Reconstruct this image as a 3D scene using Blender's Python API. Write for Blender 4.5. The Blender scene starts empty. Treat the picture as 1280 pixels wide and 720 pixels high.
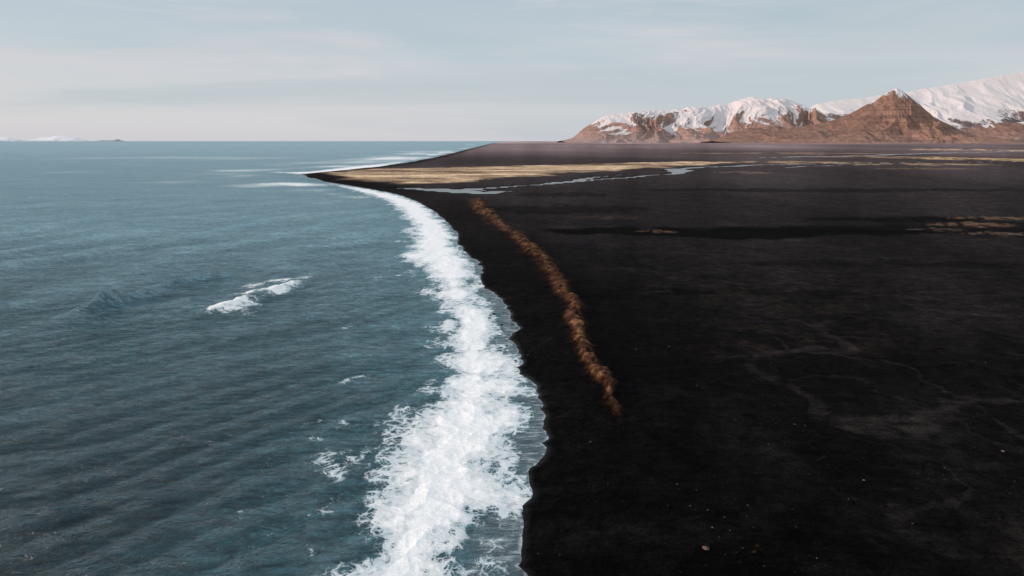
import bpy, math, numpy as np, bmesh, random
from mathutils import Vector, Matrix
rng=np.random.RandomState(7); random.seed(7)
scene=bpy.context.scene
scene.view_settings.view_transform='Standard'
scene.view_settings.look='None'
scene.view_settings.exposure=0
# ------------------------------------------------------------ camera (drone, 50 m up)
H=50.0; F=853.33; PITCH=math.atan(184/F); SP,CP=math.sin(PITCH),math.cos(PITCH)
cam_d=bpy.data.cameras.new("camera"); cam=bpy.data.objects.new("camera",cam_d)
scene.collection.objects.link(cam)
cam_d.sensor_width=36; cam_d.lens=24; cam_d.clip_start=0.5; cam_d.clip_end=400000
cam.location=(0,0,H); cam.rotation_euler=(math.pi/2-PITCH,0,0)
scene.camera=cam
# unproject: image pixel -> point on the level ground / at a distance
def G(pts,z=0.0):
    out=[]
    for p in pts:
        u=(p[0]-640)/F; v=(360-p[1])/F
        t=(H-z)/(SP-v*CP)
        out.append((u*t,t*(CP+v*SP)))
    return out
def R(p,D):
    u=(p[0]-640)/F; v=(360-p[1])/F
    t=D/(CP+v*SP)
    return (u*t,H+t*(v*CP-SP))
# ------------------------------------------------------------ numpy noise
T=rng.rand(8,256,256)
def vn(x,y,s=0):
    xi=np.floor(x).astype(np.int64); yi=np.floor(y).astype(np.int64)
    fx=x-xi; fy=y-yi
    fx=fx*fx*fx*(fx*(fx*6-15)+10); fy=fy*fy*fy*(fy*(fy*6-15)+10)
    t=T[s%8]; a=xi&255; b=yi&255; a1=(a+1)&255; b1=(b+1)&255
    return (t[a,b]*(1-fx)+t[a1,b]*fx)*(1-fy)+(t[a,b1]*(1-fx)+t[a1,b1]*fx)*fy
def fbm(x,y,o=4,s=0,g=.5):
    r=0;a=1;n=0
    for i in range(o):
        r=r+a*vn(x,y,s+i); n+=a; a*=g
        x,y=(x*.8-y*.6)*2.03+17.3,(x*.6+y*.8)*2.03+5.1
    return r/n
def ridged(x,y,o=4,s=0,g=.5):
    r=0;a=1;n=0
    for i in range(o):
        r=r+a*(1-np.abs(2*vn(x,y,s+i)-1)); n+=a; a*=g
        x,y=(x*.8-y*.6)*2.07+11.3,(x*.6+y*.8)*2.07+9.1
    return r/n
def sst(a,b,x):
    t=np.clip((x-a)/(b-a),0,1); return t*t*(3-2*t)
def segdist(x,y,pts,closed=False,param=False):
    best=np.full(x.shape,1e18); bt=np.zeros(x.shape)
    n=len(pts)
    for i in range(n if closed else n-1):
        ax,ay=pts[i]; bx,by=pts[(i+1)%n]
        dx,dy=bx-ax,by-ay; L=dx*dx+dy*dy+1e-12
        t=np.clip(((x-ax)*dx+(y-ay)*dy)/L,0,1)
        d=(x-ax-t*dx)**2+(y-ay-t*dy)**2
        m=d<best; best=np.where(m,d,best)
        if param: bt=np.where(m,(i+t)/(n-1),bt)
    return (np.sqrt(best),bt) if param else np.sqrt(best)
def inside(x,y,pts):
    r=np.zeros(x.shape,bool); n=len(pts)
    for i in range(n):
        ax,ay=pts[i]; bx,by=pts[(i+1)%n]
        if ay==by: continue
        c=((ay>y)!=(by>y))&(x<(bx-ax)*(y-ay)/(by-ay)+ax)
        r^=c
    return r
def sdf(x,y,pts):
    d=segdist(x,y,pts,True); return np.where(inside(x,y,pts),d,-d)
# ------------------------------------------------------------ outlines traced in image pixels, projected onto level ground
shore_px=[(652,720),(656,690),(663,650),(669,612),(664,590),(676,572),(686,545),(684,520),(676,504),(672,482),(657,466),
 (650,442),(636,424),(648,410),(632,398),(634,380),(616,366),(600,348),(606,336),(588,320),(574,304),(570,290),(556,275),
 (540,262),(520,251),(500,244),(480,239.4),(455,235.2),(430,231),(405,226.4),(388,222),(377,218.2),(398,215.4),(430,212.6),(470,208.6),(508,203.4),
 (540,197.4),(566,191.4),(588,185.8),(603,182),(613,179.7),(621,178.2),(626,177.3),(634,176.7)]
land=[(20,-60000),(10,-300),(2,0),(0,45)]+G(shore_px)+[(60000,110000),(110000,60000),(110000,-60000)]
foam_px=[(385,722),(402,702),(430,684),(440,655),(426,632),(464,610),(462,594),(448,580),(440,572),(450,560),(468,552),(482,530),(524,508),
 (544,490),(554,468),(546,440),(542,420),(553,400),(539,385),(535,362),(525,340),(498,325),(507,305),(514,290),(504,272),(492,258),(472,247),(445,239),(420,232.5),(396,227.5),(376,222),(355,217.6),(320,215.5),(300,214.8),(345,214.2),
 (378,214.4),(420,209.8),(470,204),(503,197.5),(535,191),(562,186),(585,181.8),(601,179.6),(612,178.2),(622,177.4),
 (622,178.4),(602,183),(560,194),(500,206),(440,213.5),(400,217),(380,218),(400,226),(440,232.8),(470,237.5),(500,244),(520,251),(540,262),(555,275),(570,290),(574,304),(587,320),(600,336),
 (595,350),(608,366),(622,382),(620,400),(630,422),(636,445),(646,465),(661,492),(658,515),(664,545),(660,570),(664,592),(654,625),(638,650),(614,680),(602,700),(590,722)]
foamp=[(-12,0)]+G([(340,900)])+G(foam_px)+G([(560,900)])
bank_px=[(596,250),(602,262),(617,276),(640,292),(664,314),(686,338),(704,360),(715,385),(722,408),(730,436),(746,464),(752,482),(757,502),(772,518),(790,529)]
bank=G(bank_px,1.2)
gold_poly=G([(405,217),(432,213.5),(500,210.5),(600,208.6),(700,206.5),(800,203),(880,201.5),(915,203.5),(885,206.5),(830,209),(780,212),(720,216),(660,220.5),(600,225.5),(560,228.5),(500,228.6),(450,225.2),(420,220.5)],1)
rivers=[(G([(484,234.9),(500,235.4),(530,236.6),(575,238.6),(606,240.2),(632,239.2)],.2),[5,12,19,25,27,9]),
 (G([(600,238),(650,234.5),(690,229.5),(735,226.2),(790,222.5),(836,217.6),(849,213.6),(838,211.6),(890,208.6),(960,206),(1060,204),(1180,203),(1300,202)],.2),[13,9,7,7,7,12,16,12,14,12,11,12,12]),
 (G([(690,229),(740,222),(800,217),(840,216)],.2),[5,5,6,7]),
 (G([(1280,189),(1180,191),(1100,194),(1000,196),(930,197.5)],.2),[26,24,26,22,18]),
 (G([(880,209),(960,210),(1040,207),(1130,206.5)],.2),[9,8,9,8])]
# ------------------------------------------------------------ sheet grids
def polar(front_lo,front_hi,nf,s_step,fine=.6):
    th=np.concatenate([np.linspace(front_lo,front_hi,nf),np.linspace(front_hi,front_lo+360,70)[1:-1]])
    th=np.radians(th)
    s=np.concatenate([[.00045,.0007,.001,.0013,.0017,.0022,.0028,.0034],np.arange(.004,.012,s_step*.6),np.arange(.012,.05,s_step*fine),np.arange(.05,.78,s_step),np.geomspace(.8,30,14)])
    r=H/s[::-1]
    TH,RR=np.meshgrid(th,r)
    return RR*np.sin(TH),RR*np.cos(TH),RR
def sheet(name,X,Y,Z,wrap=True):
    nr,nt=X.shape
    me=bpy.data.meshes.new(name)
    co=np.stack([X,Y,Z],-1).reshape(-1,3).astype(np.float32)
    i=np.arange(nr-1)[:,None]; j=np.arange(nt if wrap else nt-1)[None,:]
    j2=(j+1)%nt
    q=np.stack([i*nt+j,i*nt+j2,(i+1)*nt+j2,(i+1)*nt+j],-1).reshape(-1,4)
    a,b,c=co[q[0,0]],co[q[0,1]],co[q[0,2]]
    if np.cross(b-a,c-a)[2]<0: q=q[:,::-1]
    q=q.astype(np.int32)
    me.vertices.add(len(co)); me.vertices.foreach_set("co",co.ravel())
    me.loops.add(q.size); me.loops.foreach_set("vertex_index",q.ravel())
    me.polygons.add(len(q)); me.polygons.foreach_set("loop_start",np.arange(0,q.size,4,dtype=np.int32))
    me.polygons.foreach_set("loop_total",np.full(len(q),4,np.int32))
    me.polygons.foreach_set("use_smooth",np.ones(len(q),bool))
    me.update(calc_edges=True)
    ob=bpy.data.objects.new(name,me); scene.collection.objects.link(ob)
    return ob
def fattr(ob,name,a):
    at=ob.data.attributes.new(name,'FLOAT','POINT'); at.data.foreach_set("value",a.astype(np.float32).ravel())
def cattr(ob,name,c):
    at=ob.data.attributes.new(name,'FLOAT_COLOR','POINT')
    c=np.concatenate([c,np.ones(c.shape[:-1]+(1,))],-1) if c.shape[-1]==3 else c
    at.data.foreach_set("color",c.astype(np.float32).ravel())
# ------------------------------------------------------------ node helpers
class NT:
    def __init__(s,tree): s.t=tree; tree.nodes.clear()
    def n(s,typ,**k):
        nd=s.t.nodes.new(typ)
        for a,b in k.items():
            if a=='i':
                for kk,vv in b.items(): s.set(nd,kk,vv)
            else: setattr(nd,a,b)
        return nd
    def set(s,nd,k,v):
        sock=nd.inputs[k]
        if isinstance(v,bpy.types.NodeSocket): s.t.links.new(v,sock)
        else: sock.default_value=v
    def m(s,op,a,b=0.0,c=None,clamp=False):
        nd=s.n('ShaderNodeMath',operation=op,use_clamp=clamp); s.set(nd,0,a); s.set(nd,1,b)
        if c is not None: s.set(nd,2,c)
        return nd.outputs[0]
    def mr(s,v,a,b,c=0.,d=1.,it='SMOOTHSTEP'):
        nd=s.n('ShaderNodeMapRange',interpolation_type=it)
        for k,x in zip(range(5),(v,a,b,c,d)): s.set(nd,k,x)
        return nd.outputs[0]
    def mix(s,f,a,b,bt='MIX'):
        nd=s.n('ShaderNodeMix',data_type='RGBA',blend_type=bt)
        s.set(nd,0,f)
        for k,v in ((6,a),(7,b)):
            if not isinstance(v,bpy.types.NodeSocket) and len(v)==3: v=(*v,1)
            s.set(nd,k,v)
        return nd.outputs[2]
    def grey(s,k): return s.n('ShaderNodeCombineColor',i={0:k,1:k,2:k}).outputs[0]
    def noise(s,vec,scale,det=4,rough=.55,dist=0.):
        nd=s.n('ShaderNodeTexNoise'); s.set(nd,'Vector',vec); s.set(nd,'Scale',scale); s.set(nd,'Detail',det); s.set(nd,'Roughness',rough); s.set(nd,'Distortion',dist)
        return nd.outputs['Fac']
    def vmul(s,vec,xyz):
        nd=s.n('ShaderNodeVectorMath',operation='MULTIPLY'); s.set(nd,0,vec); s.set(nd,1,xyz); return nd.outputs[0]
    def rot(s,vec,a,sc):
        nd=s.n('ShaderNodeMapping'); s.set(nd,'Vector',vec); nd.inputs['Rotation'].default_value=(0,0,a); nd.inputs['Scale'].default_value=sc; return nd.outputs[0]
    def attr(s,name,out='Fac'):
        return s.n('ShaderNodeAttribute',attribute_name=name).outputs[out]
    def bump(s,h,dist=1.,st=1.,normal=None):
        nd=s.n('ShaderNodeBump'); s.set(nd,'Height',h); s.set(nd,'Distance',dist); s.set(nd,'Strength',st)
        if normal is not None: s.set(nd,'Normal',normal)
        return nd.outputs[0]
def mat(name):
    m=bpy.data.materials.new(name); m.use_nodes=True; return m,NT(m.node_tree)
def out(N,**k):
    b=N.n('ShaderNodeBsdfPrincipled')
    for a,v in k.items(): N.set(b,a.replace('_',' '),v)
    o=N.n('ShaderNodeOutputMaterial'); N.t.links.new(b.outputs[0],o.inputs[0]); return b
# ------------------------------------------------------------ SEA
X,Y,RR=polar(-46,16,760,.0013,.7)
cusp=lambda x,y,R_: (-(np.abs(2*vn(x/16,y/13,5)-1)-.42)*2.6-(np.abs(2*vn(x/6+9,y/5,2)-1)-.42)*1.5+(fbm(x/2,y/2,2,3)-.5)*.5)*np.clip(260/R_,0,1)
d=sdf(X,Y,land)+cusp(X,Y,RR)
bil=lambda x,y,s:(np.abs(2*vn(x,y,s)-1)-.36)
warp=(bil(X/10,Y/15,1)*6+bil(X/4.2,Y/6,2)*3.4+(fbm(X/4,Y/4,4,3)-.5)*3)*np.clip(400/RR,0,1)
fd=sdf(X,Y,foamp)
fs=np.clip(620/RR,0,1)**1.5
off=np.clip(-d,0,None)
# trailing foam thins out gradually on the seaward side
fd=np.where((fd<0)&(off>8),fd*.62,fd)
roll=np.sin(off/4.2+ (fbm(X/30,Y/45,3,6)-.5)*11)*1.7*sst(900,300,RR)*sst(1,8,fd)
fd=fd*fs+warp+roll+sst(600,950,RR)*((fbm(X/140,Y/220,3,3)-.58)*14-1.2)
def lace_line(px,w,k=.5):
    global fd
    p=G(px); dd=segdist(X,Y,p)+(fbm(X/3,Y/3,3,5)-.5)*2.2
    fd=np.maximum(fd,(w-dd)*1.4-k)
for a in [([(462,580),(438,574),(424,566),(411,571),(409,583),(418,590)],1.1,-1.),([(385,530),(410,527),(440,533),(470,528),(500,527)],1.3,1.2),([(340,553),(380,549),(425,553)],.9,1.4),
          ([(180,544),(240,548),(290,555)],.8,1.4),([(335,666),(362,669)],.6,1.1),([(400,640),(440,632),(470,622),(500,612)],1.2,.5),([(376,622),(384,614)],.5,1.1),([(470,560),(505,548)],1.6,.5),([(500,345),(470,347)],1.8,1.2),([(420,480),(450,470),(480,476)],1.3,1.4),([(430,410),(470,402),(500,405)],1.5,1.5),([(300,640),(330,632)],.6,1.5)]:
    lace_line(*a)
fade=sst(2,45,off)
z=np.zeros_like(X)
def swell(ang,lam,amp,seed):
    a=math.radians(ang)
    u=X*math.cos(a)+Y*math.sin(a)
    ph=u/lam*2*math.pi+ (fbm(X/110,Y/110,3,seed)-.5)*16
    lim=sst(lam*.45,lam*.12,RR*RR/H*.0013)
    s=.5+.5*np.sin(ph)
    return (s**1.7-.4)*amp*(1.9*fbm(X/70,Y/70,3,seed+3)-.25)*lim
z+=swell(-28,46,.8,1)*fade
z+=swell(-55,21,.30,2)*fade
z+=swell(-75,11,.16,4)*fade
z+=swell(-38,8,.15,5)*fade
caps=np.full(X.shape,-9.)
def crest(px,h,w,foam):
    global z,caps
    p=G(px); dd,t=segdist(X,Y,p,param=True)
    env=np.sin(np.clip(t,0,1)*math.pi)**.6
    rr=math.hypot(*p[0]); ns=max(3.,rr*rr/H*.0013*4)
    z+=h*np.exp(-(dd/w)**2)*np.clip(env+.05,0,1)*(.7+.6*fbm(X/2.5,Y/2.5,3,4))
    if foam is not None:
        nn=(fbm(X/ns,Y/ns,4,2)-.5)*2*ns*min(1,foam+.3)
        caps=np.maximum(caps,(w*foam*(.15+.85*env)-dd+nn)/ns)
crest([(258,390),(285,384),(306,377),(326,371)],2.0,3.2,1.1)
crest([(306,368),(338,366),(362,359),(380,349)],1.7,3.2,.95)
crest([(318,357),(345,352),(370,350)],.5,3.,.65)
crest([(292,382),(312,391)],.3,2.4,.5)
crest([(85,400),(125,384),(165,372),(215,360)],2.4,4.,None)
crest([(225,372),(262,392)],.9,3.5,None)
crest([(180,362),(240,350),(290,341)],1.8,4.,None)
crest([(118,386),(150,377)],2.4,2.4,None)
for a in [([(270,218),(300,217),(335,216.3)],2.6),([(330,222),(350,222)],1.2),([(80,215),(92,215)],.9),([(205,196),(220,196)],2.5),([(180,228),(190,228)],.8),
          ([(350,229),(380,232)],1.2),([(310,213),(375,211),(425,207)],3.2),([(440,203),(490,196),(530,189)],4.),([(395,238),(440,247)],1.2),([(400,203),(450,197)],3),([(345,207),(395,204)],2.5)]:
    crest(a[0],.1,2.2,a[1])
sf=sst(-3,6,fd)*sst(600,250,RR)
z+=sf*((ridged(X/5,Y/7,3,3)-.5)*.5+.1)*sst(0,10,off)
sea=sheet("sea",X,Y,z)
fattr(sea,"fd",np.clip(fd,-200,200)); fattr(sea,"off",np.clip(off,0,400)); fattr(sea,"cap",np.clip(caps,-3,3)); fattr(sea,"hgt",z)
sea["kind"]="structure"; sea["label"]="teal grey ocean with small waves and white surf"
m,N=mat("sea_water")
pos=N.n('ShaderNodeNewGeometry').outputs['Position']
sy=N.n('ShaderNodeSeparateXYZ'); N.set(sy,0,pos)
fdn=N.attr("fd"); offn=N.attr("off"); capn=N.attr("cap"); hgt=N.attr("hgt")
n1=N.noise(N.vmul(pos,(.17,.09,.1)),1.,3,.6,.5); n2=N.noise(pos,.55,5,.65,.6)
wv=N.n('ShaderNodeVectorMath',operation='ADD')
nz=N.n('ShaderNodeTexNoise'); N.set(nz,'Vector',pos); N.set(nz,'Scale',.4); N.set(nz,'Detail',4.)
sc=N.n('ShaderNodeVectorMath',operation='SCALE'); N.set(sc,0,nz.outputs['Color']); N.set(sc,'Scale',4.)
N.set(wv,0,pos); N.set(wv,1,sc.outputs[0])
def vor(scale):
    v=N.n('ShaderNodeTexVoronoi',feature='DISTANCE_TO_EDGE',voronoi_dimensions='2D'); N.set(v,'Vector',wv.outputs[0]); N.set(v,'Scale',scale); return v.outputs['Distance']
v1=vor(.42); v2=vor(1.25)
dens=N.m('ADD',N.m('MULTIPLY',fdn,.24),N.m('ADD',N.m('MULTIPLY',N.m('SUBTRACT',n1,.5),2.6),N.m('MULTIPLY',N.m('SUBTRACT',n2,.5),1.7)))
# lace: cell walls widen with foam density until the holes close
fA=N.mr(N.m('SUBTRACT',v1,N.m('MULTIPLY',dens,.26)),-.06,.07,1.,0.)
fB=N.mr(N.m('SUBTRACT',v2,N.m('MULTIPLY',N.m('SUBTRACT',dens,.1),.24)),-.07,.08,1.,0.)
solid=N.mr(dens,.8,1.8)
shf=N.m('MAXIMUM',N.m('MAXIMUM',N.m('MULTIPLY',fA,.88),N.m('MULTIPLY',fB,.72)),solid)
shf=N.m('MULTIPLY',shf,N.mr(dens,-.7,.7,0.,1.))
cd=N.m('ADD',capn,N.m('MULTIPLY',N.m('SUBTRACT',n2,.5),2.6))
capf=N.mr(cd,-.3,.6)
wc=N.noise(N.rot(pos,.25,(.05,.16,1)),1.,4,.62,.4)
wcap=N.m('MULTIPLY',N.mr(wc,.70,.76),N.mr(sy.outputs[1],200.,520.,.0,.6))
film=N.m('MULTIPLY',N.mr(offn,12.,1.5,0.,1.),N.mr(fdn,2.5,-1.5,0.,1.))
streak=N.noise(N.rot(pos,.35,(.25,1.3,1)),1.,4,.65,.6)
filmw=N.m('MULTIPLY',film,N.mr(streak,.48,.66,.0,.5))
edgeln=N.m('MULTIPLY',N.mr(offn,.8,.1,0.,1.),N.mr(n2,.42,.6,.0,.55))
foam=N.m('MAXIMUM',N.m('MAXIMUM',N.m('MAXIMUM',shf,capf),wcap),N.m('MAXIMUM',filmw,edgeln),clamp=True)
shal=N.mr(offn,60.,6.,0.,1.)
patch=N.noise(N.rot(pos,.4,(.006,.02,1)),1.,4,.6)
r1=N.noise(N.rot(pos,.5,(.06,.12,.1)),1.,2,.5)
r2=N.noise(N.rot(pos,.30,(.25,.55,.3)),1.,5,.72,.5)
r3=N.noise(N.rot(pos,.75,(.9,1.4,1)),1.,3,.65)
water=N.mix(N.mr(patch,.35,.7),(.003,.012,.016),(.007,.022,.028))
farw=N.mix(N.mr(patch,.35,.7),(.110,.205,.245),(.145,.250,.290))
water=N.mix(N.mr(sy.outputs[1],85.,380.,0.,1.,'LINEAR'),water,farw)  # far water lightened in its colour, standing in for sky reflection
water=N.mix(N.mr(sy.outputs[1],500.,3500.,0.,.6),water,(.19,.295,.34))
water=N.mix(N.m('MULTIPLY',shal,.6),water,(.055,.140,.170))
rip=N.m('MULTIPLY',N.mr(r2,.32,.68,.36,1.95,'LINEAR'),N.mr(r1,.3,.7,.8,1.22,'LINEAR'))  # ripple light and shade painted into the water colour, crests lighter
rip=N.m('MULTIPLY',rip,N.mr(r3,.3,.7,.6,1.5,'LINEAR'))
rip=N.m('MULTIPLY',rip,N.mr(hgt,-.5,.6,.75,1.32,'LINEAR'))
water=N.mix(N.mr(sy.outputs[1],150.,900.,1.,.55),water,N.mix(1.,water,N.grey(rip),'MULTIPLY'))
sandfilm=N.mix(streak,(.035,.05,.06),(.14,.175,.20))
water=N.mix(N.m('MULTIPLY',film,.85),water,sandfilm)
foamc=N.mix(N.mr(dens,.0,2.),(.54,.68,.75),(.93,.96,.98)); foamc=N.mix(N.mr(n2,.35,.65,.0,.5),foamc,(.94,.96,.98))
foamc=N.mix(N.mr(cd,-.5,.5),foamc,(.93,.95,.96))
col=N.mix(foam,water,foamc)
h=N.m('MULTIPLY',r1,1.5)
h=N.m('ADD',h,N.m('MULTIPLY',r2,1.5))
h=N.m('ADD',h,N.m('MULTIPLY',r3,.40))
nor=N.bump(h,1.,N.mr(foam,0.,1.,1.,.4,'LINEAR'))
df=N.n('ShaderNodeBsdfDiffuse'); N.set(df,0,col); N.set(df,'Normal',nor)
gl=N.n('ShaderNodeBsdfGlossy'); N.set(gl,0,(.74,.90,.97,1)); N.set(gl,'Roughness',.14); N.set(gl,'Normal',nor)
fr=N.n('ShaderNodeFresnel'); N.set(fr,0,1.33); N.set(fr,1,nor)
# sub-pixel wave slopes limit grazing reflectance of a wind-ruffled sea
fac=N.m('MULTIPLY',N.m('MINIMUM',fr.outputs[0],.44),N.mr(foam,0.,1.,1.,.03,'LINEAR'))
mx=N.n('ShaderNodeMixShader'); N.set(mx,0,fac); N.set(mx,1,df.outputs[0]); N.set(mx,2,gl.outputs[0])
o=N.n('ShaderNodeOutputMaterial'); N.t.links.new(mx.outputs[0],o.inputs[0])
sea.data.materials.append(m)
# ------------------------------------------------------------ LAND
X,Y,RR=polar(-26,46,800,.0013,.3)
d=sdf(X,Y,land)
d=d+cusp(X,Y,RR)+(fbm(X/60,Y/60,3,5)-.5)*14*sst(500,900,RR)
z=np.interp(d,[-60,0,14,22,70,300],[-6,0,1.5,1.9,1.25,1.2])
z+=sst(8,40,d)*((fbm(X/45,Y/30,4,2)-.5)*.8+(ridged(X/14,Y/9,3,4)-.5)*.3)
z+=sst(20,50,d)*sst(600,150,RR)*(ridged(X/30+fbm(X/40,Y/40,2,1)*2,Y/60,3,6)-.6)*1.4
BT=[0,.12,.35,.6,.8,1]; BW=[6.2,5.,2.7,1.5,1.0,.7]
def bankmask(x,y):
    bd,bt=segdist(x+(fbm(x/14,y/14,3,2)-.5)*7,y+(fbm(x/14,y/14,3,6)-.5)*7,bank,param=True)
    bw=np.interp(bt,BT,BW)*(.75+.5*fbm(x/19,y/23,3,7))
    bx=bd+(fbm(x/2.5,y/2.5,4,1)-.5)*4.5*np.clip(bw/3,.6,1.5)
    g=sst(.36,.5,fbm(x/20,y/26,3,5)); lo=np.interp(bt,[0,.5,1],[.75,.65,.35])
    return np.exp(-(bx/bw)**2)*sst(.0,.04,bt+.03)*sst(1.,.85,bt)*(lo+(1-lo)*g)
bmask=bankmask(X,Y)
z+=bmask*(1.5+.3*fbm(X/3,Y/3,4,3))*sst(900,500,RR)
riv=np.zeros_like(X)
for k,(pts,ws) in enumerate(rivers):
    rd,rt=segdist(X+(fbm(X/120,Y/120,3,k)-.5)*70*(k>0),Y+(fbm(X/150,Y/150,3,k+1)-.5)*45*(k>0),pts,param=True)
    w=np.interp(rt,np.linspace(0,1,len(ws)),ws)
    w=w*((.45+1.1*fbm(X/90,Y/50,4,2)) if k==0 else (.75+.5*fbm(X/200,Y/160,3,2)))
    riv=np.maximum(riv,sst(1.2,.9,rd/w))
z=z*(1-riv)+(-.5)*riv
lr=np.log(RR)
base=np.exp(np.interp(lr,np.log([50,90,140,260,420,700,1100,2500,6000,15000,30000]),np.log([.0038,.004,.0046,.0068,.0100,.0145,.027,.058,.105,.16,.22])))  # drier sand paler with distance; far mist also painted into the albedo
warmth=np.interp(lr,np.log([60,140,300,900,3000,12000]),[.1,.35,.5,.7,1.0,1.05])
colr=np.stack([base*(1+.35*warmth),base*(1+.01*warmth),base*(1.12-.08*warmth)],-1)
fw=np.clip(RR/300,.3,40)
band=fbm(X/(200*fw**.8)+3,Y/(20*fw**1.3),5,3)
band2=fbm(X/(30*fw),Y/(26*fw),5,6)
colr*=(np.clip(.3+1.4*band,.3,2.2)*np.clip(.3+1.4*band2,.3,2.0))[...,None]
def blob(cx,ax,cy,ay):
    (x0,y0)=G([(cx-ax,cy)],1.2)[0];(x1,_)=G([(cx+ax,cy)],1.2)[0]
    ya=G([(cx,cy+ay)],1.2)[0][1]; yb=G([(cx,cy-ay)],1.2)[0][1]
    u=(X-(x0+x1)/2)/((x1-x0)/2); v=(Y-(ya+yb)/2)/((yb-ya)/2)
    return u,v
def dark(cx,ax,cy,ay,k,s=0):
    global colr
    u,v=blob(cx,ax,cy,ay)
    v=v+(fbm(u*5,v*.6,4,s)-.5)*1.6
    mm=sst(1.1,.8,np.abs(u)**2+v**2)
    colr*=(1-k*mm)[...,None]
dark(930,260,291,6.5,.93,1); dark(1060,240,287,4,.6,5); dark(760,70,372,4,.7,2); dark(930,180,366,4,.65,5); dark(700,120,262,5,.5,3); dark(1230,120,285,12,.6,4)
dark(1000,420,455,40,.3,6); dark(1130,130,274,3,.7,3); dark(700,60,243,3,.4,2); dark(1100,200,330,5,.4,7); dark(1050,260,238,2.5,.5,1)
def tint(mask,c,var=.5,sx=10,sy=6,s=0):
    global colr
    nn=fbm(X/sx,Y/sy,4,s)
    c=np.array(c)[None,None,:]*(1-var+2*var*nn)[...,None]
    colr=colr*(1-mask[...,None])+c*mask[...,None]
mot=sst(.52,.68,fbm(X/9,Y/11,5,2))*sst(25,60,d)*sst(330,140,RR)*sst(.35,.6,fbm(X/60,Y/60,3,6))
tint(mot*.6,(.017,.0125,.010),.8,1.6,1.6,1)
vx=X+(fbm(X/14,Y/14,4,2)-.5)*16; vy=Y+(fbm(X/14,Y/14,4,5)-.5)*16
trk=sst(.86,.95,1-np.abs(2*vn(vx/22,vy/34,1)-1))+.7*sst(.88,.96,1-np.abs(2*vn(vx/10,vy/16,4)-1))
tint(np.clip(trk,0,1)*sst(25,60,d)*sst(420,180,RR)*.6*sst(.3,.6,fbm(X/35,Y/35,3,3)),(.018,.0155,.0145),.6,2,2,4)
gs=sdf(X,Y,gold_poly)+(fbm(X/60,Y/40,4,2)-.5)*80
tint(sst(-8,14,gs)*sst(.28,.48,fbm(X/110,Y/20,5,1))*.92,(.37,.255,.16),.75,60,16,3)
tint(sst(-8,14,gs)*sst(.44,.60,fbm(X/150,Y/26,4,4))*.8,(.60,.44,.29),.5,60,16,6)
tint(sst(-10,10,gs)*sst(.56,.65,fbm(X/190,Y/17,4,7))*.75,(.10,.064,.045),.5,60,16,2)
for cx,ax,cy,ay,c,k in [(1240,80,199.5,2.8,(.44,.30,.16),.9),(1250,80,188,1.8,(.44,.30,.19),.9),(1100,90,196.5,1.3,(.32,.22,.14),.7),(760,90,184,1.2,(.25,.17,.14),.5),(930,40,216,1.5,(.2,.12,.08),.5),(980,120,203,1.4,(.34,.23,.14),.8),(1150,110,205.5,1.3,(.32,.22,.14),.7),(1000,160,192,1.2,(.26,.17,.13),.6),(1160,70,211,1.2,(.2,.13,.09),.5),
      (1240,60,273,2.2,(.11,.07,.04),.75),(1215,60,281,2.5,(.12,.07,.045),.8),(1245,45,292,2.5,(.10,.07,.055),.7),(820,30,290,2,(.08,.05,.035),.7),(1170,40,287,2,(.06,.045,.04),.6),(760,60,272,2,(.035,.025,.02),.6)]:
    u,v=blob(cx,ax,cy,ay); v=v+(fbm(u*5,v*.4,3,4)-.5)*1.8
    br=sst(.36,.56,fbm(u*7,v*1.5,4,7))
    tint(sst(1.1,.5,u*u+v*v)*k*br,c,.5,20,12,1)
tint(np.clip(bmask*1.9,0,1)*sst(.22,.44,fbm(X/2,Y/2,4,6))*.85,(.058,.028,.016),.85,1.2,1.2,2)
glow=sst(.54,.66,fbm(X/2.5,Y/2,4,0))*sst(.3,.7,bmask)
tint(glow*.5,(.20,.10,.05),.6,1.2,1.2,5)
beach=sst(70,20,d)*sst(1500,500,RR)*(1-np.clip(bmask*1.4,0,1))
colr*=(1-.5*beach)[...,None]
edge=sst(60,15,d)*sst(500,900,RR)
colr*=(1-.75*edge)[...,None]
colr*=(1-.5*sst(.2,.8,riv))[...,None]
wet=sst(1.6,.1,d)*sst(900,300,RR)
ground=sheet("ground",X,Y,z)
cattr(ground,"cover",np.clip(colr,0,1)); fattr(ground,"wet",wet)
ground["kind"]="structure"; ground["label"]="black volcanic sand plain with golden grass patches"
ZL=z.copy(); RL=RR[:,0].copy()
m,N=mat("black_sand")
pos=N.n('ShaderNodeNewGeometry').outputs['Position']
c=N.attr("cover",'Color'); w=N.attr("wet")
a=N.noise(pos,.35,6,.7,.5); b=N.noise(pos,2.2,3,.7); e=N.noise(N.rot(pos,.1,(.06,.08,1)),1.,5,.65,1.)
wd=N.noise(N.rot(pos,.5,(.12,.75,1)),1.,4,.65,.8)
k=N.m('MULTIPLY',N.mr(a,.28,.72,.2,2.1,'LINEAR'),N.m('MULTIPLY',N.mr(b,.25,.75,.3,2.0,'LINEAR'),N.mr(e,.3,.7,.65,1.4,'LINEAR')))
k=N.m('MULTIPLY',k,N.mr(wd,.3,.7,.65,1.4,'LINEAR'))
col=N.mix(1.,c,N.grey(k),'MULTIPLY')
sp=N.n('ShaderNodeTexVoronoi'); N.set(sp,'Vector',pos); N.set(sp,'Scale',.6)
spk=N.m('MULTIPLY',N.mr(sp.outputs['Distance'],.06,.13,1.,0.),N.mr(N.noise(pos,.05,3,.6),.46,.60,0.,.7))
col=N.mix(N.m('MULTIPLY',spk,.7),col,(.065,.048,.036))
hh=N.m('ADD',N.m('MULTIPLY',a,1.1),N.m('ADD',N.m('MULTIPLY',b,.14),N.m('MULTIPLY',e,1.6)))
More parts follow.
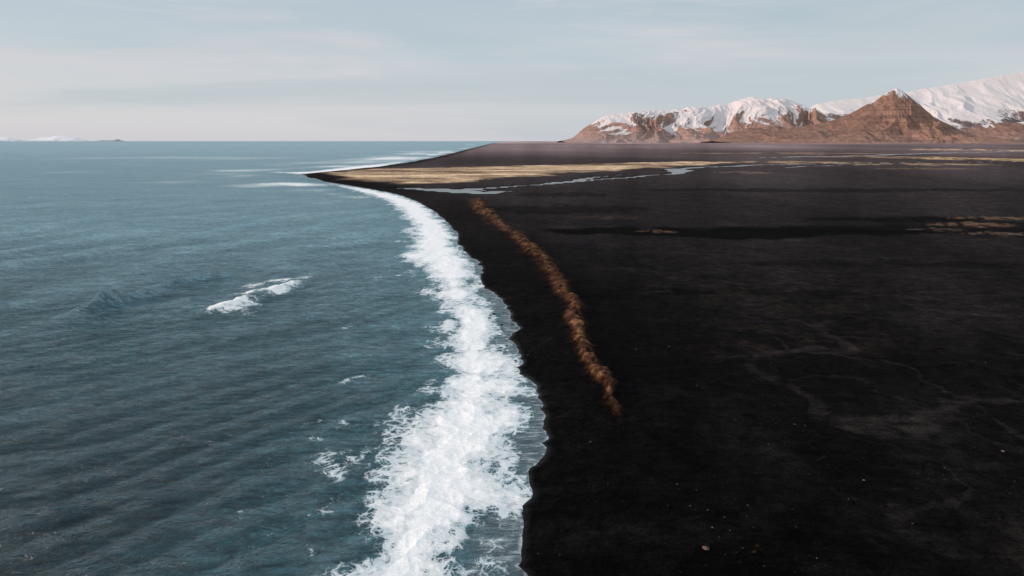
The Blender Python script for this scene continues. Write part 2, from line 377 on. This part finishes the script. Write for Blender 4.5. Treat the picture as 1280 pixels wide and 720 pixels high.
out(N,Base_Color=col,Roughness=N.mr(w,0.,1.,.95,.4,'LINEAR'),Specular_IOR_Level=N.mr(w,0.,1.,.02,.06,'LINEAR'),Normal=N.bump(hh,1.,N.mr(w,0.,1.,1.,.5,'LINEAR')))
ground.data.materials.append(m)
# ------------------------------------------------------------ RIVERS
m,N=mat("river_water")
pos=N.n('ShaderNodeNewGeometry').outputs['Position']
out(N,Base_Color=N.mix(N.noise(pos,.02,4),(.08,.09,.10),(.24,.26,.27)),Roughness=.3,IOR=1.33,Specular_IOR_Level=.35,Normal=N.bump(N.noise(pos,.6,3),.1,.5))
for k,(pts,ws) in enumerate(rivers):
    P=np.array(pts); n=len(P); tt=np.linspace(0,n-1,(n-1)*12+1)
    cx=np.interp(tt,range(n),P[:,0]); cy=np.interp(tt,range(n),P[:,1]); ww=np.interp(tt,range(n),ws)*1.5+(4 if k==0 else 42)
    tx=np.gradient(cx); ty=np.gradient(cy); L=np.hypot(tx,ty); nx,ny=-ty/L,tx/L
    o=np.linspace(-1,1,5)[None,:]
    zz=np.full((len(tt),5),.14+.006*k)
    ob=sheet("river",cx[:,None]+nx[:,None]*ww[:,None]*o,cy[:,None]+ny[:,None]*ww[:,None]*o,zz,False)
    ob.data.materials.append(m); ob["kind"]="structure"; ob["label"]="pale shallow glacial stream crossing black sand"
# ------------------------------------------------------------ MOUNTAINS
def mountain(name,label,ridge,D,Wf,Wb,prof,snow,rock,seed,res=(620,170),spur=.5,lamX=900,haze=0.,jag=.05,gul=400.,det_a=.42,snowc=(.70,.68,.695),gain=.5):
    pr=[R(p,D) for p in ridge]
    xs=np.array([p[0] for p in pr]); hs=np.array([max(p[1],0) for p in pr])
    gx=np.linspace(xs[0],xs[-1],res[0]); gw=np.concatenate([np.linspace(-1,0,int(res[1]*.75)),np.linspace(0,1,int(res[1]*.25)+1)[1:]])
    GX,GW=np.meshgrid(gx,gw)
    w=np.where(GW<0,GW*Wf*1.3,GW*Wb)
    h=np.interp(GX+(fbm(GX/300,GX*0,3,seed)-.5)*120,xs,hs)
    h*=1+jag*(ridged(GX/(lamX*.35),GX*0+seed,3,seed)-.55)
    wx=GX+(fbm(GX/1500,w/1500,3,seed)-.5)*1300
    wy=w+(fbm(GX/1300+7,w/1300,3,seed+1)-.5)*1000
    sp=ridged(wx/lamX,wy/(Wf*.9)+seed*3.1,4,seed,.5)
    Wl=Wf*(1-spur+spur*1.35*sp)*(.8+.4*fbm(GX/2500,GX*0+seed*1.7,2,seed+1))
    s=np.where(w<0,1+w/Wl,1-w/Wb); s=np.clip(s,0,1)
    p=np.interp(s,prof[0],prof[1])
    z=h*p
    env=np.sin(np.clip(s,0,1)**1.15*math.pi)**.8
    det=ridged(wx/(lamX*.75),wy/(lamX*1.5),5,seed+2,gain)
    z+=h*(det-.66)*det_a*env
    z=np.where(s<=0,-30,z)-4
    ob=sheet(name,GX,D+w,z,False)
    ob["kind"]="structure"; ob["label"]=label
    fattr(ob,"gul",det-.6)
    m,N=mat(name+"_rock_and_snow")
    g=N.n('ShaderNodeNewGeometry'); pos=g.outputs['Position']
    sx=N.n('ShaderNodeSeparateXYZ'); N.set(sx,0,pos); zc=sx.outputs[2]
    ns=N.n('ShaderNodeSeparateXYZ'); N.set(ns,0,g.outputs['Normal']); nzc=ns.outputs[2]
    q=N.noise(pos,.0008,3,.6,.5); q2=N.noise(N.vmul(pos,(.008,.006,.003)),1.,5,.7,.3); strat=N.noise(N.vmul(pos,(.0006,.0006,.03)),1.,3,.6)
    sv=N.m('ADD',N.m('SUBTRACT',zc,snow[0]),N.m('MULTIPLY',N.m('SUBTRACT',q,.5),snow[1]*2.4))
    sv=N.m('ADD',sv,N.m('MULTIPLY',N.m('SUBTRACT',nzc,snow[2]),snow[3]))
    sv=N.m('ADD',sv,N.m('MULTIPLY',N.m('SUBTRACT',q2,.5),snow[1]*2.6))
    sv=N.m('SUBTRACT',sv,N.m('MULTIPLY',N.attr("gul"),gul*2.))
    sm=N.mr(sv,-snow[1]*.3,snow[1]*.4)
    rc=N.mix(N.mr(q2,.3,.7),rock[0],rock[1]); rc=N.mix(N.mr(strat,.45,.7,0.,.6),rc,rock[2])
    cc=N.mix(sm,rc,snowc)
    if haze: cc=N.mix(N.mr(zc,450.,0.,haze*.25,haze),cc,(.48,.37,.37))  # pinkish haze painted into the rock and snow colour, stronger towards the base
    bh=N.m('MULTIPLY',N.m('ADD',N.m('MULTIPLY',q2,110.),N.m('MULTIPLY',strat,14.)),N.mr(sm,0.,1.,1.,.3,'LINEAR'))
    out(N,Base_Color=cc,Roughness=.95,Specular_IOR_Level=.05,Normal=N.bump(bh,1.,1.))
    ob.data.materials.append(m)
    return ob
browns=[(.26,.155,.12),(.43,.28,.22),(.15,.095,.085)]
rust=[(.21,.118,.088),(.37,.23,.175),(.115,.075,.065)]
dks=[(.09,.08,.095),(.22,.16,.15),(.06,.058,.075)]
cliff=([0,.25,.5,.7,.85,1],[0,.15,.42,.76,.9,1])
slope=([0,.3,.6,.85,1],[0,.18,.47,.78,1])
steep=([0,.3,.6,.85,1],[0,.14,.39,.72,1])
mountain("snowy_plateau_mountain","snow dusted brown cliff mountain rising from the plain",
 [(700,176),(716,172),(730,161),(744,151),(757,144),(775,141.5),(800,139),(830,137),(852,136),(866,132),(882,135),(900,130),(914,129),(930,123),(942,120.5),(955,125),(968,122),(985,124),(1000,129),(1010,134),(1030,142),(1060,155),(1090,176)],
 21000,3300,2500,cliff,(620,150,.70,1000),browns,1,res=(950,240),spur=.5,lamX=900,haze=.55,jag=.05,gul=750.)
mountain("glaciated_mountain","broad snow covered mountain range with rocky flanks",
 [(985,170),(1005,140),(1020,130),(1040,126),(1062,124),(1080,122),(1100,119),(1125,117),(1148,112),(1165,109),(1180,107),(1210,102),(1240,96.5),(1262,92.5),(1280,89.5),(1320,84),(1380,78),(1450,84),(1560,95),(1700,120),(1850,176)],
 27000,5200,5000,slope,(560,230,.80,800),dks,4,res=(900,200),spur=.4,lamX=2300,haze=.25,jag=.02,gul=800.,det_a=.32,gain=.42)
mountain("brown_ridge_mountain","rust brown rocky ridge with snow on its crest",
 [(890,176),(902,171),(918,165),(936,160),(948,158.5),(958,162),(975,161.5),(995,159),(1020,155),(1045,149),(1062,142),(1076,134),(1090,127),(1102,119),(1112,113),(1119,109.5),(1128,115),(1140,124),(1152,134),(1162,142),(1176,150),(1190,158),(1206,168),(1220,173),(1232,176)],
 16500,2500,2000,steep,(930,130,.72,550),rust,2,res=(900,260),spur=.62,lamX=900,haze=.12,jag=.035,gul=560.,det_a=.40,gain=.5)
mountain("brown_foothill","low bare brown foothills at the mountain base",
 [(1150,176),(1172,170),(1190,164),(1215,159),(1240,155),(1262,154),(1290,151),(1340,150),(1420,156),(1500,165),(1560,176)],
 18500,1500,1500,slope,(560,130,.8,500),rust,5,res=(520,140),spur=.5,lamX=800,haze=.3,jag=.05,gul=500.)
icy=(.80,.81,.85)
mountain("distant_snowy_island_hill","faint pale snowy mountains beyond the sea horizon",
 [(-120,176.5),(-60,171),(-10,172),(4,170.6),(14,172.4),(24,176.2),(42,175.2),(50,171.9),(60,171.6),(72,169.6),(84,171),(96,172),(102,175.2),(112,176.6)],
 62000,2500,2500,slope,(60,120,.7,100),[(.5,.53,.57),(.6,.6,.63),(.45,.49,.55)],3,res=(300,60),spur=.3,lamX=1500,haze=0.,jag=.1,gul=50.,snowc=icy)
mountain("distant_headland","pale grey headland low on the sea horizon",
 [(116,176.6),(126,175.3),(140,175.4),(148,173.7),(152,175.5),(158,176.6)],
 60000,900,900,slope,(2500,50,.7,10),[(.32,.37,.42),(.38,.42,.46),(.30,.34,.40)],6,res=(120,40),spur=.3,lamX=800,jag=.1,gul=0.)
# ------------------------------------------------------------ bank grass
def grid_z(xq,yq):
    th=np.degrees(np.arctan2(xq,yq)); r=np.hypot(xq,yq)
    ti=np.clip(np.round((th+26)/72*799).astype(int),0,799)
    ri=np.clip(np.searchsorted(RL,r),1,len(RL)-1)
    f=(r-RL[ri-1])/(RL[ri]-RL[ri-1])
    return ZL[ri-1,ti]*(1-f)+ZL[ri,ti]*f
nt=18000
B=np.array(bank); t=rng.rand(nt)**.8*(len(B)-1)
cx=np.interp(t,range(len(B)),B[:,0]); cy=np.interp(t,range(len(B)),B[:,1])
wd=np.interp(t/(len(B)-1),BT,[8,7,4.6,3.2,2.5,2.0])
cx=cx+rng.randn(nt)*wd*.9; cy=cy+rng.randn(nt)*wd*.9
mk=bankmask(cx,cy)
keep=(mk*sst(.42,.58,fbm(cx/1.3,cy/1.3,4,6))>.15+rng.rand(nt)*1.6)|(rng.rand(nt)<.025)
# sparse tufts on the plain
n2_=900
px2=rng.rand(n2_)*110+10; py2=70+rng.rand(n2_)*150
ok=fbm(px2/14,py2/14,3,2)>.58
cx=np.concatenate([cx[keep],px2[ok]]); cy=np.concatenate([cy[keep],py2[ok]])
inf=sdf(cx,cy,land)>22; cx,cy=cx[inf],cy[inf]
nt=len(cx); cz=grid_z(cx,cy)
nb=10
S=(.15+.35*rng.rand(nt)**2)*(1+.4*(cy>250))
ang=rng.rand(nt,nb)*2*math.pi; le=.25+.6*rng.rand(nt,nb)
bx=cx[:,None]+np.cos(ang)*.22*S[:,None]; by=cy[:,None]+np.sin(ang)*.22*S[:,None]
bz=np.repeat(cz[:,None],nb,1)-.08
tx=bx+np.cos(ang)*le*S[:,None]*.8; ty=by+np.sin(ang)*le*S[:,None]*.8; tz=bz+S[:,None]*(.5+.5*rng.rand(nt,nb))
px_=-np.sin(ang)*.13*S[:,None]; py_=np.cos(ang)*.13*S[:,None]
V=np.stack([np.stack([bx-px_,by-py_,bz],-1),np.stack([bx+px_,by+py_,bz],-1),np.stack([tx,ty,tz],-1)],2).reshape(-1,3)
me=bpy.data.meshes.new("grass"); me.vertices.add(len(V)); me.vertices.foreach_set("co",V.astype(np.float32).ravel())
me.loops.add(len(V)); me.loops.foreach_set("vertex_index",np.arange(len(V),dtype=np.int32))
me.polygons.add(len(V)//3); me.polygons.foreach_set("loop_start",np.arange(0,len(V),3,dtype=np.int32)); me.polygons.foreach_set("loop_total",np.full(len(V)//3,3,np.int32)); me.update(calc_edges=True)
gr=bpy.data.objects.new("dune_grass",me); scene.collection.objects.link(gr); gr["kind"]="stuff"; gr["label"]="rusty golden dune grass along a low sand bank"; gr["category"]="grass"
m,N=mat("dry_grass"); pos=N.n('ShaderNodeNewGeometry').outputs['Position']
gc=N.mix(N.mr(N.noise(pos,.6,4,.65),.48,.66),(.045,.021,.012),(.21,.11,.058)); gc=N.mix(N.noise(pos,1.5,2),gc,(.05,.026,.014))
out(N,Base_Color=gc,Roughness=.9,Specular_IOR_Level=.1); me.materials.append(m)
# ------------------------------------------------------------ stones
def stone_mesh(seed,flat=.6):
    bm=bmesh.new(); bmesh.ops.create_icosphere(bm,subdivisions=3,radius=.5)
    r=random.Random(seed); pl=[(Vector((r.uniform(-1,1),r.uniform(-1,1),r.uniform(-.6,1))).normalized(),r.uniform(.26,.42)) for _ in range(11)]
    for v in bm.verts:
        for nn,dd in pl:
            e=v.co.dot(nn)-dd
            if e>0: v.co-=nn*e*.92
        v.co+=Vector((r.uniform(-1,1),r.uniform(-1,1),r.uniform(-1,1)))*.012
        v.co.z*=flat
    me=bpy.data.meshes.new("stone"); bm.to_mesh(me); bm.free(); return me
def stone_mat(nm,c1,c2):
    m,N=mat(nm); p=N.n('ShaderNodeTexCoord').outputs['Object']
    q=N.noise(p,3.,6,.65); out(N,Base_Color=N.mix(q,c1,c2),Roughness=.85,Specular_IOR_Level=.2,Normal=N.bump(q,.1,.8)); return m
pale=stone_mat("pale_stone",(.05,.034,.025),(.20,.14,.11)); darkm=stone_mat("basalt",(.010,.010,.012),(.04,.038,.04))
pm=[stone_mesh(i) for i in range(4)]; dm=[stone_mesh(10+i,.75) for i in range(4)]
for a in pm: a.materials.append(pale)
for a in dm: a.materials.append(darkm)
def put(px,py,sz,kind,i):
    x,y=G([(px,py)],1.0)[0]; zz=float(grid_z(np.array([x]),np.array([y]))[0])
    o=bpy.data.objects.new("boulder" if kind else "stone",(dm if kind else pm)[i%4]); scene.collection.objects.link(o)
    dist=math.hypot(x,y); s=sz/F*dist*1.05
    o.location=(x,y,max(zz,0)+s*.12); o.scale=(s,s*random.uniform(.7,1.1),s*random.uniform(.7,1.)); o.rotation_euler=(random.uniform(-.2,.2),random.uniform(-.2,.2),random.uniform(0,6))
    o["category"]="rock"
    if kind: o["label"]="dark basalt boulder at the edge of the surf"; o["group"]="basalt boulders along the surf"
    else: o["label"]="small pale brown stone lying on black sand"; o["group"]="pale stones scattered on black sand"
for i,(a,b,s) in enumerate([(882,695,10),(934,640,2.5),(928,694,2.5),(1079,607,3.5),(1253,568,3.5),(993,535,2.5),(1006,536,2),(836,437,2.5),(795,440,2),(738,552,3),(846,612,2.5),(905,655,2),(1140,660,2),(870,620,2),(1180,590,2),(760,605,2),(1020,705,2.5),(1232,455,2),(960,560,2),(890,668,3.5),(700,690,2),(1060,630,2),(862,640,2),(912,672,2),(884,646,2.5),(898,680,2)]):
    put(a,b,s,0,i)
for i,(a,b,s) in enumerate([(618,389,6),(612,394,4),(627,402,5),(634,428,4),(626,430,4),(640,402,4),(610,373,4),(600,352,4),(660,440,3),(644,446,4),(604,340,3),(664,498,3)]):
    put(a,b,s,1,i)
# ------------------------------------------------------------ LIGHT
SUN_EL=math.radians(13); SUN_AZ=math.radians(-100)   # azimuth measured from +Y towards +X
sd=bpy.data.lights.new("sun",'SUN'); sd.energy=3.1; sd.angle=math.radians(.6); sd.color=(1.,.72,.58)
so=bpy.data.objects.new("sun",sd); scene.collection.objects.link(so)
dirv=Vector((math.sin(SUN_AZ)*math.cos(SUN_EL),math.cos(SUN_AZ)*math.cos(SUN_EL),math.sin(SUN_EL)))
so.rotation_euler=dirv.to_track_quat('Z','Y').to_euler()
w=bpy.data.worlds.new("World"); scene.world=w; w.use_nodes=True; N=NT(w.node_tree)
sky=N.n('ShaderNodeTexSky',sky_type='NISHITA'); sky.sun_disc=False; sky.sun_elevation=SUN_EL; sky.sun_rotation=SUN_AZ
bg1=N.n('ShaderNodeBackground'); N.set(bg1,0,sky.outputs[0]); N.set(bg1,1,.08)
tc=N.n('ShaderNodeTexCoord').outputs['Generated']; sx=N.n('ShaderNodeSeparateXYZ'); N.set(sx,0,tc)
rp=N.n('ShaderNodeValToRGB'); N.set(rp,0,sx.outputs[2]); cr=rp.color_ramp
st=[(0,(.66,.65,.69)),(.025,(.70,.69,.71)),(.06,(.665,.68,.705)),(.11,(.58,.645,.695)),(.19,(.49,.585,.66)),(.32,(.48,.58,.65)),(.6,(.72,.82,.88)),(1,(1.0,1.08,1.1))]
cr.elements[0].position=0; cr.elements[0].color=(*st[0][1],1); cr.elements[1].position=1; cr.elements[1].color=(*st[-1][1],1)
for p,c in st[1:-1]:
    e=cr.elements.new(p); e.color=(*c,1)
cn=N.noise(N.vmul(tc,(1.6,1.6,16.)),1.6,6,.55,.8); cn2=N.noise(N.vmul(tc,(1.,1.,9.)),1.1,4,.5,.5)
cf=N.m('MULTIPLY',N.mr(cn,.38,.66),N.mr(sx.outputs[2],.02,.09,.3,.85))
cl=N.mix(cf,rp.outputs[0],(.68,.675,.71))
cl=N.mix(N.m('MULTIPLY',N.mr(cn2,.48,.68),.5),cl,(.43,.545,.61))
bg2=N.n('ShaderNodeBackground'); N.set(bg2,0,cl); N.set(bg2,1,1.)
ms=N.n('ShaderNodeMixShader'); N.set(ms,0,.92); N.set(ms,1,bg1.outputs[0]); N.set(ms,2,bg2.outputs[0])
ow=N.n('ShaderNodeOutputWorld'); N.t.links.new(ms.outputs[0],ow.inputs[0])
